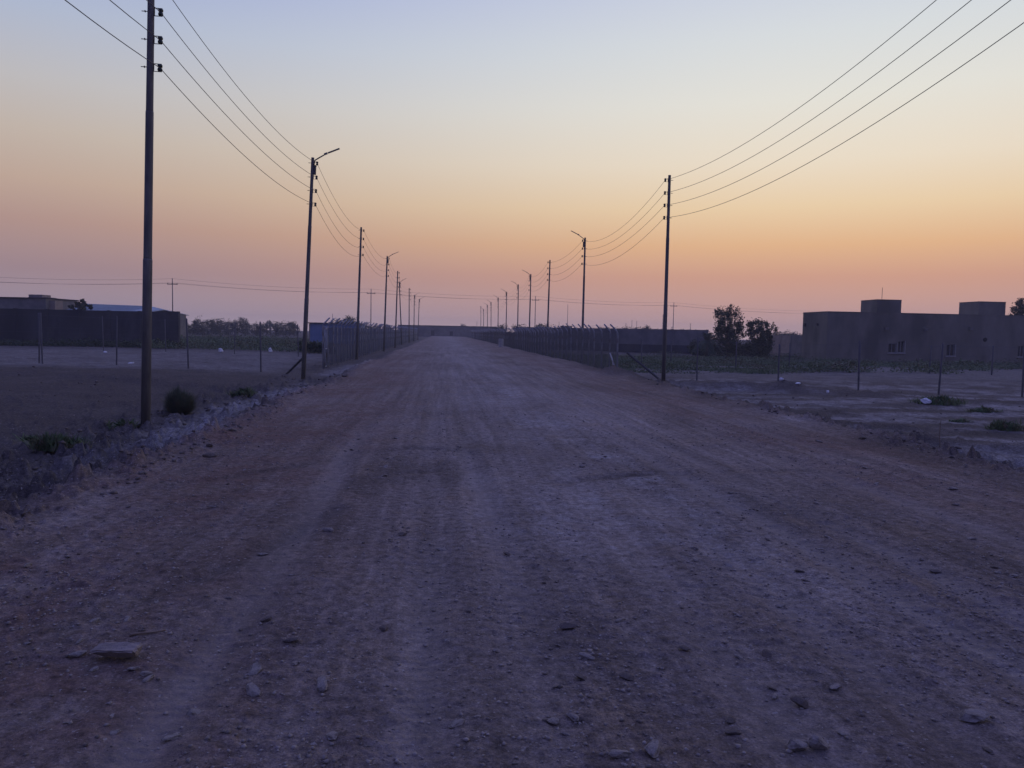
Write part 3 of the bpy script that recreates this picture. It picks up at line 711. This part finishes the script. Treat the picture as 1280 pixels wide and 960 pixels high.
# far tree line
protos = []
def far_tree(px, D, top, kind, label):
    l = on_ground(px, D); H = pix(px, top, D).z - l.z
    while len(protos) < 3:
        i = len(protos)
        cl = [(random.uniform(-1.6, 1.6), random.uniform(-1, 1), .7 + 3.5 * (j + .5) / (11 + i * 2) - .2 * i, random.uniform(.8, 1.3)) for j in range(11 + i * 2)]
        p = tree_mesh('far_tree', 5, cl, 2200, .36, 5, 'x', 'tree', 'far trees along the horizon', 'leafdark', (0, 0, -50)); p['used'] = 0; protos.append(p)
    p = protos[kind]
    o = p if not p['used'] else copy_tree(p); p['used'] = 1
    s = H / 5.0; o.location = l; o.scale = (s * random.uniform(1, 1.35), s, s); o.rotation_euler = (0, 0, random.uniform(0, 6)); tag(o, label, 'tree', 'far trees along the horizon')
L1 = 'small far tree of the dim tree line right of the boundary wall'
L2 = 'small far tree showing over the long wall beyond the right fence'
i = 0
for px, D, top in ((232, 150, 402), (243, 170, 400), (253, 160, 396), (264, 175, 400), (275, 165, 398), (286, 180, 399), (297, 170, 396.5), (309, 185, 401), (320, 175, 402), (333, 190, 401), (345, 180, 402), (357, 190, 401), (368, 185, 402)):
    far_tree(px, D, top, i % 3, L1); i += 1
far_tree(428, 150, 395, 0, 'bushy far tree rising above the roof of the blue cabin'); far_tree(437, 160, 398, 1, 'far tree just right of the bushy one above the blue cabin')
for px, D, top in ((455, 165, 404), (466, 170, 404.5), (477, 175, 405), (488, 180, 407)):
    far_tree(px, D, top, i % 3, 'small far tree seen between the left poles above the mesh fence'); i += 1
far_tree(577, 285, 405, 1, 'tiny far tree poking over the roof of the long far building')
for px, D, top in ((622, 170, 406), (629, 165, 405.5), (651, 150, 405.5), (655, 155, 407), (672, 150, 406), (680, 145, 404), (690, 150, 407), (748, 150, 409), (764, 150, 409), (780, 140, 406), (788, 150, 410), (797, 150, 409), (806, 145, 407), (815, 150, 408), (824, 150, 411), (838, 150, 410), (848, 160, 412), (858, 150, 412), (868, 150, 413)):
    far_tree(px, D, top, i % 3, L2); i += 1
for px, D, top in ((972, 150, 415.5), (979, 150, 414), (986, 145, 413), (994, 150, 415), (1001, 150, 417)):
    far_tree(px, D, top, i % 3, 'small far tree between the shorter bushy tree and the cement house'); i += 1
for px, top in ((338, 399), (362, 399.5)):
    l = on_ground(px, 185); palm(l, pix(px, top, 185).z - l.z - 1, 18, 1.6, 'tiny far palm in the dim tree line, ' + ('left one' if px < 350 else 'right one'), 'far palms in the tree line')

def tufts(name, poly, n, hmin, hmax, label, m, thr, seed):     # low ground cover nobody could count
    V = []; Q = []; o = 0
    (pa, pb), (da, db) = poly
    px = rng.uniform(pa, pb, n); D = rng.uniform(da ** .7, db ** .7, n) ** (1 / .7)
    a = (px - 640) / 961 * D; X = R0.x * a + HF.x * D; Y = R0.y * a + HF.y * D
    d = fbm(X * .09, Y * .20, seed, 5, .62); ed = np.minimum(D - da, db - D) / (db - da); ok = d - .30 * (1 - np.clip(ed / .35, 0, 1)) > thr - .12 - .16 * sst(1010, 960, px) * (name == 'scrub') + .22 * sst(990, 1060, px) * (name == 'scrub') * (D < 62); ok &= (X < -6.5) | (X > 9.3); X, Y, d = X[ok], Y[ok], d[ok]; Z = height(X, Y)
    k = 7; X = np.repeat(X, k) + rng.normal(size=len(X) * k) * .28; Y = np.repeat(Y, k) + rng.normal(size=len(Y) * k) * .28; d = np.repeat(d, k); Z = np.repeat(Z, k)
    hh = (hmin + (hmax - hmin) * np.clip((d - thr) * 2.2, 0, 1)) * rng.uniform(.3, 1, len(X))
    P = np.stack([X, Y, Z + hh * rng.uniform(.15, 1, len(X))], 1)
    v, q = leaf_quads(P,   .09 + .19 * hh, aspect=2.2)
    tag(np_mesh(name, v, q, MT[m]), label, 'ground cover', kind='stuff')
tufts('scrub', ((655, 1330), (43, 84)), 22000, .12, .85, 'low green scrub spread in front of the cement house and the trees', 'scrub', .04, 91)
tufts('scrub', ((180, 415), (60, 125)), 5200, .2, .95, 'dark green scrub covering the field right of the boundary wall', 'scrub', -.22, 95)
tufts('dark_tufts', ((-60, 222), (62, 66)), 2000, .2, .75, 'dark leaf tufts along the foot of the boundary wall', 'leafdark', -.35, 97)  # band of dark leaf tufts at the wall foot

def blade_plant(px, D, w, h, n, label, dome, name, m='weed', group=None, thin=.006):
    l = on_ground(px, D); V = []; Q = []
    for i in range(n):
        az = random.uniform(0, 6.283); rr = w * .5 * math.sqrt(random.random())
        if dome: b = np.array([math.cos(az) * rr * .35, math.sin(az) * rr * .35, -.02]); el = math.acos(1 - random.random() * .95); Lh = random.uniform(.55, 1.12) * (1 + .22 * abs(math.sin(2 * el))) * (1 + .10 * math.sin(3 * az + 1) + .07 * math.sin(7 * az)); tip = np.array([math.cos(az) * math.sin(el) * w * .5 * Lh, math.sin(az) * math.sin(el) * w * .5 * Lh, .05 + h * math.cos(el) * Lh])
        else:
            rr = min(abs(random.gauss(0, w * .26)), w * .40 * random.random() ** .3); b = np.array([math.cos(az) * rr * 1.15, math.sin(az) * rr * .7, 0])
            if w < .9 and float(perlin(np.array([b[0] * 4 + px]), np.array([b[1] * 4]), 6)[0]) < -.18: continue
            cl = .35 + .65 * max(0, float(perlin(np.array([b[0] * 3 + px]), np.array([b[1] * 3]), 5)[0]) + .5)
            tip = b + np.array([random.gauss(0, .09), random.gauss(0, .09), h * random.uniform(.3, 1.25) * cl])
        s = np.array([-math.sin(az), math.cos(az), 0]) * random.uniform(.6, 1.3) * thin; mid = b + (tip - b) * .55 + np.array([0, 0, .02])
        o = len(V); V += [b - s, b + s, mid + s * 1.6, mid - s * 1.6, tip + s * .3, tip - s * .3]; Q += [(o, o + 1, o + 2, o + 3), (o + 3, o + 2, o + 4, o + 5)]
    o = np_mesh(name, np.array(V), np.array(Q), MT[m], loc=l); tag(o, label, 'plant', group)
    return o
blade_plant(224, 17.3, .76, .47, 3400, 'round dense dark bush on the left roadside beside the nearest pole', True, 'round_bush', 'bush', thin=.0055)
blade_plant(72, 11.9, 1.0, .24, 1500, 'largest low green weed clump on the left, nearest to the camera', False, 'weed_clump', group='low weeds on the verges', thin=.008)
blade_plant(36, 12.3, .45, .14, 260, 'sparse weed tuft at the left edge beside the largest clump', False, 'weed_clump', group='low weeds on the verges', thin=.007)
blade_plant(150, 14.9, .72, .16, 800, 'low green weed clump just left of the nearest pole', False, 'weed_clump', group='low weeds on the verges', thin=.008)
blade_plant(303, 22.3, .95, .22, 700, 'flat weed patch on the left verge beyond the round bush', False, 'weed_clump', group='low weeds on the verges', thin=.010)
blade_plant(1264, 18.8, 1.05, .24, 1000, 'green weed clump on the salt crust near the right edge', False, 'weed_clump', group='low weeds on the verges', thin=.010)
blade_plant(1178, 26.0, 2.2, .26, 1300, 'spreading weed patch around the white bag on the right', False, 'weed_clump', group='low weeds on the verges', thin=.013)
blade_plant(1235, 23.5, 1.3, .16, 500, 'thin weed patch between the white bag and the right edge', False, 'weed_clump', group='low weeds on the verges', thin=.011)
blade_plant(1205, 20.5, .8, .10, 260, 'small flat weed tuft behind the thin upright stick', False, 'weed_clump', group='low weeds on the verges', thin=.010)

# ------------------------------------------------------------------ stones, litter
def rock_mesh(seed, flat=.6, n=2, m='stone'):
    import bmesh
    bm = bmesh.new(); bmesh.ops.create_icosphere(bm, subdivisions=n, radius=.5)
    rr = random.Random(seed); pl = [(Vector((rr.gauss(0, 1), rr.gauss(0, 1), rr.gauss(0, 1))).normalized(), rr.uniform(.24, .42)) for _ in range(9)]
    for v in bm.verts:
        for nrm, d in pl:
            e = v.co.dot(nrm)
            if e > d: v.co -= nrm * (e - d)
        v.co *= 1 + .08 * rr.uniform(-1, 1); v.co.z *= flat; v.co.x *= 1.25
    me = bpy.data.meshes.new('stone'); bm.to_mesh(me); bm.free(); me.materials.append(MT[m]); return me
ROCKS = [rock_mesh(s, f) for s, f in ((1, .55), (2, .7), (3, .45), (4, .8), (5, .6), (6, .5), (8, .65), (9, .9))]
DARK_ROCKS = [rock_mesh(s, f, 2, 'clod') for s, f in ((11, .55), (12, .7), (13, .5), (14, .8))]
def stone(p, size, k, sc=(1, 1, 1), sink=.3, rz=None, dark=False):
    o = bpy.data.objects.new('stone', DARK_ROCKS[k % 4] if dark else ROCKS[k % len(ROCKS)]); COL.objects.link(o)
    o.location = p + Vector((0, 0, size * sc[2] * (.28 - .5 * sink * .5))); o.scale = (size * sc[0], size * sc[1], size * sc[2])
    o.rotation_euler = (random.uniform(-.25, .25), random.uniform(-.25, .25), random.uniform(0, 6.28) if rz is None else rz); return o
SPEC = [(503, 669, .09, 'dark stone alone in the left wheel track, mid road'), (708, 786, .11, 'largest dark stone in the middle of the road'), (727, 849, .075, 'dark angular stone below the largest dark stone'),
        (1023, 936, .085, 'upright stone near the bottom edge, right of centre'), (996, 938, .09, 'low rounded stone just left of the upright stone'), (1216, 899, .14, 'wide pale flat rock at the lower right'),
        (318, 840, .10, 'rounded stone on the lower left, upper of a close pair'), (317, 866, .10, 'rounded stone on the lower left, lower of a close pair'), (402, 858, .12, 'pale jagged rock right of the close pair of stones'),
        (958, 820, .08, 'flat dark stone right of the road middle'), (855, 812, .07, 'dark stone left of the flat dark stone'), (410, 664, .10, 'pale flat chip of rock on the left half of the road'),
        (1078, 548, .20, 'dark clod on the right road edge'), (242, 893, .07, 'small stone below the broken block'), (167, 837, .055, 'small pale stone right below the broken block'), (118, 838, .05, 'small light pebble left below the broken block'),
        (775, 945, .09, 'flat stone at the bottom edge, right of the middle'), (817, 941, .10, 'wide flat stone second from the middle at the bottom edge'), (784, 848, .08, 'grey stone between the two dark stones and the flat ones'),
        (716, 898, .07, 'pale lump of rock low in the road middle'), (480, 787, .085, 'dark stone at the left of the road middle'), (334, 776, .07, 'dark stone upper right of the broken block'),
        (1000, 883, .085, 'dark low stone above the upright stone'), (913, 902, .06, 'small dark stone in the lower right middle'), (262, 571, .22, 'dark clod on the left road edge below the round bush'), (262, 556, .16, 'small clod above the dark clod on the left edge'), (1130, 552, .14, 'small clod beside the thin upright stick'),
        (634, 694, .07, 'small dark stone in the centre track'), (870, 700, .07, 'flat pale stone on the pale patch of road'), (1190, 612, .13, 'lump of dry soil on the right half of the road')]
for i, (px, py, s, lab) in enumerate(SPEC):
    o = stone(gpix(px, py), s * .85, i, (1.2, .9, .72 if 'upright' not in lab else 1.4), .3, dark=('dark' in lab or 'clod' in lab)); tag(o, lab, 'stone', 'named larger stones on the road')
placed = 0
while placed < 190:
    D = 3.1 * (13 / 3.1) ** (random.random() ** 1.1); px = random.uniform(-10, 1290); a = (px - 640) / 961 * D
    x = R0.x * a + HF.x * D; y = R0.y * a + HF.y * D
    dens = .35 + .9 * float(fbm(np.array([x * .45]), np.array([y * .3]), 71, 3)[0])
    if random.random() > dens + .15: continue
    s = random.choice((.018, .02, .022, .025, .03, .035, .045, .055)) * (1 + D * .04)
    o = stone(Vector((x, y, gz(x, y))), s, random.randrange(8), (random.uniform(1, 1.6), .9, random.uniform(.5, .8)), .45, dark=random.random() < .2); placed += 1
    tag(o, 'small loose stone lying on the bare dirt road', 'stone', 'loose stones on the road')
# fine gravel and crumbs of soil
def gravel(n, smin, smax, seed, name, label, m='stone', verge=False):
    g = np.random.default_rng(seed)
    D = 2.6 * ((17 if not verge else 32) / 2.6) ** g.random(n) if not verge else 6 * (32 / 6) ** g.random(n); px = g.uniform(-120, 1400, n); a = (px - 640) / 961 * D
    X = R0.x * a + HF.x * D; Y = R0.y * a + HF.y * D
    if verge:
        ok = ((X < -3.3) & (X > -6.8)) | ((X > 7.4) & (X < 9.6)) | (g.random(n) < .10) & ((X < -3.3) | (X > 7.6)); X, Y, D = X[ok], Y[ok], D[ok]; n = len(X)
    keep = g.random(n) < np.clip(.30 + 1.1 * fbm(X * .45, Y * .3, 71, 3), .10, 1); X, Y, D = X[keep], Y[keep], D[keep]; n = len(X); Z = height(X, Y)
    s = (smin + (smax - smin) * g.random(n) ** 3) * (1 + D * .05)
    base = np.array([[1, 0, 0], [-1, 0, 0], [0, 1, 0], [0, -1, 0], [0, 0, 1], [0, 0, -1]], float)
    F = np.array([[0, 2, 4], [2, 1, 4], [1, 3, 4], [3, 0, 4], [2, 0, 5], [1, 2, 5], [3, 1, 5], [0, 3, 5]])
    q, _ = np.linalg.qr(g.normal(size=(n, 3, 3)))
    v = np.einsum('nij,kj->nki', q, base) * g.uniform(.45, 1.1, (n, 6, 1)) * s[:, None, None] * .5
    v[:, :, 2] *= .6; v = v + np.stack([X, Y, Z + s * .08], 1)[:, None, :]
    f = (F[None] + (np.arange(n) * 6)[:, None, None]).reshape(-1, 3)
    tag(np_mesh(name, v.reshape(-1, 3), f, MT[m]), label, 'gravel', kind='stuff')
gravel(46000, .006, .036, 5, 'gravel', 'fine gravel and crumbs of soil strewn over the road')

gravel(34000, .010, .085, 8, 'soil_crumbs', 'dark clods of earth strewn over the rough verges', 'clod', True)

# broken block on the lower left
import bmesh
bm = bmesh.new(); bmesh.ops.create_cube(bm, size=1)
for v in bm.verts: v.co.x *= .235; v.co.y *= .10; v.co.z *= .058
bmesh.ops.bevel(bm, geom=bm.edges[:], offset=.008, segments=2, affect='EDGES'); bmesh.ops.subdivide_edges(bm, edges=[e for e in bm.edges if e.calc_length() > .05], cuts=5, use_grid_fill=True)
rr = random.Random(3)
for v in bm.verts:
    v.co += Vector((rr.uniform(-1, 1), rr.uniform(-1, 1), rr.uniform(-1, 1))) * .0035
    if v.co.x < -.08: v.co.z *= .72; v.co.y *= .85
    if v.co.z < 0: v.co.y += .035 if v.co.y < 0 else 0; v.co.x *= .88
me = bpy.data.meshes.new('broken_block'); bm.to_mesh(me); bm.free(); me.materials.append(MT['brickstone'])
o = bpy.data.objects.new('broken_block', me); COL.objects.link(o); p = gpix(146, 824); o.location = p + Vector((0, 0, .042)); o.rotation_euler = (.10, -.02, -YAW - .03)
tag(o, 'pale broken building block lying alone on the lower left of the road', 'block')
def stick(a, b_, r, label, n=5):
    t = MB(); a, b_ = Vector(a), Vector(b_); pts = [a.lerp(b_, i / n) + Vector((random.uniform(-1, 1), random.uniform(-1, 1), random.uniform(-.4, .6))) * .04 * (b_ - a).length for i in range(n + 1)]
    t.tube(pts, [r * (1 - .12 * i) for i in range(n + 1)], 6); tag(t.build('stick', MT['wood'], smooth=True), label, 'stick')
p, q = gpix(160, 796), gpix(207, 790); stick(p + Vector((0, 0, .01)), q + Vector((0, 0, .012)), .009, 'flat pale stick lying just behind the broken block')
p = gpix(1173, 553); stick(p - Vector((0, 0, .05)), pix(1175.5, 523, (p - EYE).dot(HF)), .016, 'thin upright stick on the right road edge')
p = gpix(290, 494); stick(p - Vector((0, 0, .05)), pix(308, 484, (p - EYE).dot(HF)), .014, 'short pale stick in the weed patch on the left verge')
def bag(px, D, w, h, label, m='bag'):
    me = rock_mesh(px, 1.0, 3); me.materials.clear(); me.materials.append(MT[m]); rr = random.Random(px)
    for v in me.vertices: v.co *= 1 + .16 * rr.uniform(-1, 1) * (1 if v.co.z > -.2 else .3)
    o = bpy.data.objects.new('plastic_bag', me); COL.objects.link(o); l = on_ground(px, D); o.scale = (w * .85, w * .8, h); o.location = l + Vector((0, 0, h * .36)); o.rotation_euler = (0, .2, rr.uniform(0, 6)); tag(o, label, 'plastic bag', 'white litter on the plots')
bag(1161, 25.6, .34, .27, 'bright white plastic bag among weeds on the right plot')
bag(797, 34.4, .34, .17, 'flat white bag on the dirt mound by the right fence end')
bag(979, 31.0, .19, .15, 'small white scrap at the foot of a pale post')
bag(1000, 30.6, .24, .11, 'dull white scrap right of the pale post on the right plot')
bag(1038, 29.6, .15, .13, 'tiny white scrap on the dark dirt of the right plot')
bag(276, 56, .36, .42, 'white bag standing on the bare ground left of the leaning lamp pole')
bag(163, 37, .32, .10, 'flat white scrap in front of the left post row')
bag(131, 50, .32, .14, 'small pale scrap far across the left plot')
bag(338, 60, .5, .4, 'pale lump of litter near the green scrub on the left')
# pale drum by the right fence
l = on_ground(626.5, 92); d = MB(); d.tube([(0, 0, 0), (0, 0, .03), (0, 0, .3), (0, 0, .33), (0, 0, .62), (0, 0, .65), (0, 0, .93), (0, 0, .96)], [.3, .31, .29, .31, .29, .31, .29, .28], 14)
tag(d.build('drum', MT['concrete'], smooth=False, loc=l), 'pale drum standing on the verge before the right fence', 'drum')

# ------------------------------------------------------------------ haze
hb = MB(); hb.box((0, 0, 4.6), (1330, 1330, 14.8))
hm = bpy.data.materials.new('haze'); hm.use_nodes = True; nt = hm.node_tree; nt.nodes.clear()
ov = nt.nodes.new('ShaderNodeOutputMaterial'); vo = nt.nodes.new('ShaderNodeVolumePrincipled')
vo.inputs['Color'].default_value = (.94, .90, .92, 1); vo.inputs['Density'].default_value = .0010; vo.inputs['Anisotropy'].default_value = .1
nt.links.new(vo.outputs[0], ov.inputs['Volume'])
tag(hb.build('haze', hm), 'thin dusty evening haze over the whole plain', 'haze', kind='stuff')

# ------------------------------------------------------------------ twilight sky and light
GLOW = YAW + R(24)
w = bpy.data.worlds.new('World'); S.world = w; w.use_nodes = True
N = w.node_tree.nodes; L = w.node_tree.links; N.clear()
wo = N.new('ShaderNodeOutputWorld'); bg = N.new('ShaderNodeBackground'); bgn = N.new('ShaderNodeBackground'); ad = N.new('ShaderNodeAddShader')
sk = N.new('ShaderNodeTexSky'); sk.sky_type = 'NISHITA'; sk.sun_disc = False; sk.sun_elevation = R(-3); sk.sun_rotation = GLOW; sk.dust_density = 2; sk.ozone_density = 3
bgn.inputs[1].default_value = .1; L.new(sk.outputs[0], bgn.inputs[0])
tc = N.new('ShaderNodeTexCoord'); sp = N.new('ShaderNodeSeparateXYZ'); L.new(tc.outputs['Generated'], sp.inputs[0])
def lin(c): return tuple(((v / 255) / 12.92 if v / 255 < .04045 else ((v / 255 + .055) / 1.055) ** 2.4) for v in c)
def sky_ramp(stops):
    r = N.new('ShaderNodeValToRGB'); e = r.color_ramp.elements
    while len(e) < len(stops): e.new(.5)
    for k, (el, c) in enumerate(stops): e[k].position = math.sin(R(el)); e[k].color = (*lin(c), 1)
    L.new(sp.outputs['Z'], r.inputs[0]); return r.outputs[0]
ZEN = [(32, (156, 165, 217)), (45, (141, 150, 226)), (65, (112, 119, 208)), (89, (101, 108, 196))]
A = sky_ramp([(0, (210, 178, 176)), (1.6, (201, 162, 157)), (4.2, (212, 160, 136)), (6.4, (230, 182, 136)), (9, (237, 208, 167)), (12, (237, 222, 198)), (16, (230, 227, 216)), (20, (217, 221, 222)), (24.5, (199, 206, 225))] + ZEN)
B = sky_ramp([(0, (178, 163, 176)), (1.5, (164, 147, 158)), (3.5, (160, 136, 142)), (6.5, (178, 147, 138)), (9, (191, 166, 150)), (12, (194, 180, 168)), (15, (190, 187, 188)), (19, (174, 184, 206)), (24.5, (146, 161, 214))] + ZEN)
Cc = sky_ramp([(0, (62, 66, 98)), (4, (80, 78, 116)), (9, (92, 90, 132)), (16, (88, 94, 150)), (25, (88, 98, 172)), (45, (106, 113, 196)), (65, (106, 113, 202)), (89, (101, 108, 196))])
def vmath(op, a, val=None):
    n = N.new('ShaderNodeVectorMath'); n.operation = op; L.new(a, n.inputs[0])
    if val is not None: n.inputs[1].default_value = val
    return n
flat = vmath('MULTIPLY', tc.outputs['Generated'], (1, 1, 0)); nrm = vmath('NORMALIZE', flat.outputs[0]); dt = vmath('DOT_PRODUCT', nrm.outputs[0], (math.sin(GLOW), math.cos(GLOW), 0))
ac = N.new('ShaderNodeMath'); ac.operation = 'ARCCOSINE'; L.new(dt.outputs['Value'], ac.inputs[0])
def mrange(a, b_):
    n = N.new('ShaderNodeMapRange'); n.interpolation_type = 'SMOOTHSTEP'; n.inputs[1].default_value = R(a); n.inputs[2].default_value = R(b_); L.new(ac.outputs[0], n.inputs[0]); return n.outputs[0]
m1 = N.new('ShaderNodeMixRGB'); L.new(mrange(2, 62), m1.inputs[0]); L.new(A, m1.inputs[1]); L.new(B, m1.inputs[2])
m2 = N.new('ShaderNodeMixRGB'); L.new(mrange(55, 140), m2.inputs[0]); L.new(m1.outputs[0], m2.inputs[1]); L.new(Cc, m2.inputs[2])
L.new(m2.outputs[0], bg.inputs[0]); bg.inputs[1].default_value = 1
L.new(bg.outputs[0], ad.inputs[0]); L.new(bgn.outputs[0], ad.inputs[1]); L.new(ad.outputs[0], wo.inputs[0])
w.cycles.sampling_method = 'MANUAL'; w.cycles.sample_map_resolution = 512
sl = bpy.data.lights.new('sun', 'SUN'); sl.energy = .05; sl.angle = R(25); sl.color = (1, .72, .5)
so = bpy.data.objects.new('sun', sl); COL.objects.link(so)
so.rotation_euler = Vector((-math.sin(GLOW), -math.cos(GLOW), -math.tan(R(6)))).to_track_quat('-Z', 'Y').to_euler()

S.view_settings.view_transform = 'Standard'; S.view_settings.look = 'None'; S.view_settings.exposure = 0; S.view_settings.gamma = 1; S.view_settings.use_curve_mapping = False
S.render.engine = 'CYCLES'; cy = S.cycles
cy.use_denoising = True; cy.max_bounces = 5; cy.diffuse_bounces = 3; cy.glossy_bounces = 2; cy.transparent_max_bounces = 8; cy.volume_bounces = 0; cy.volume_step_rate = 4; cy.use_adaptive_sampling = False
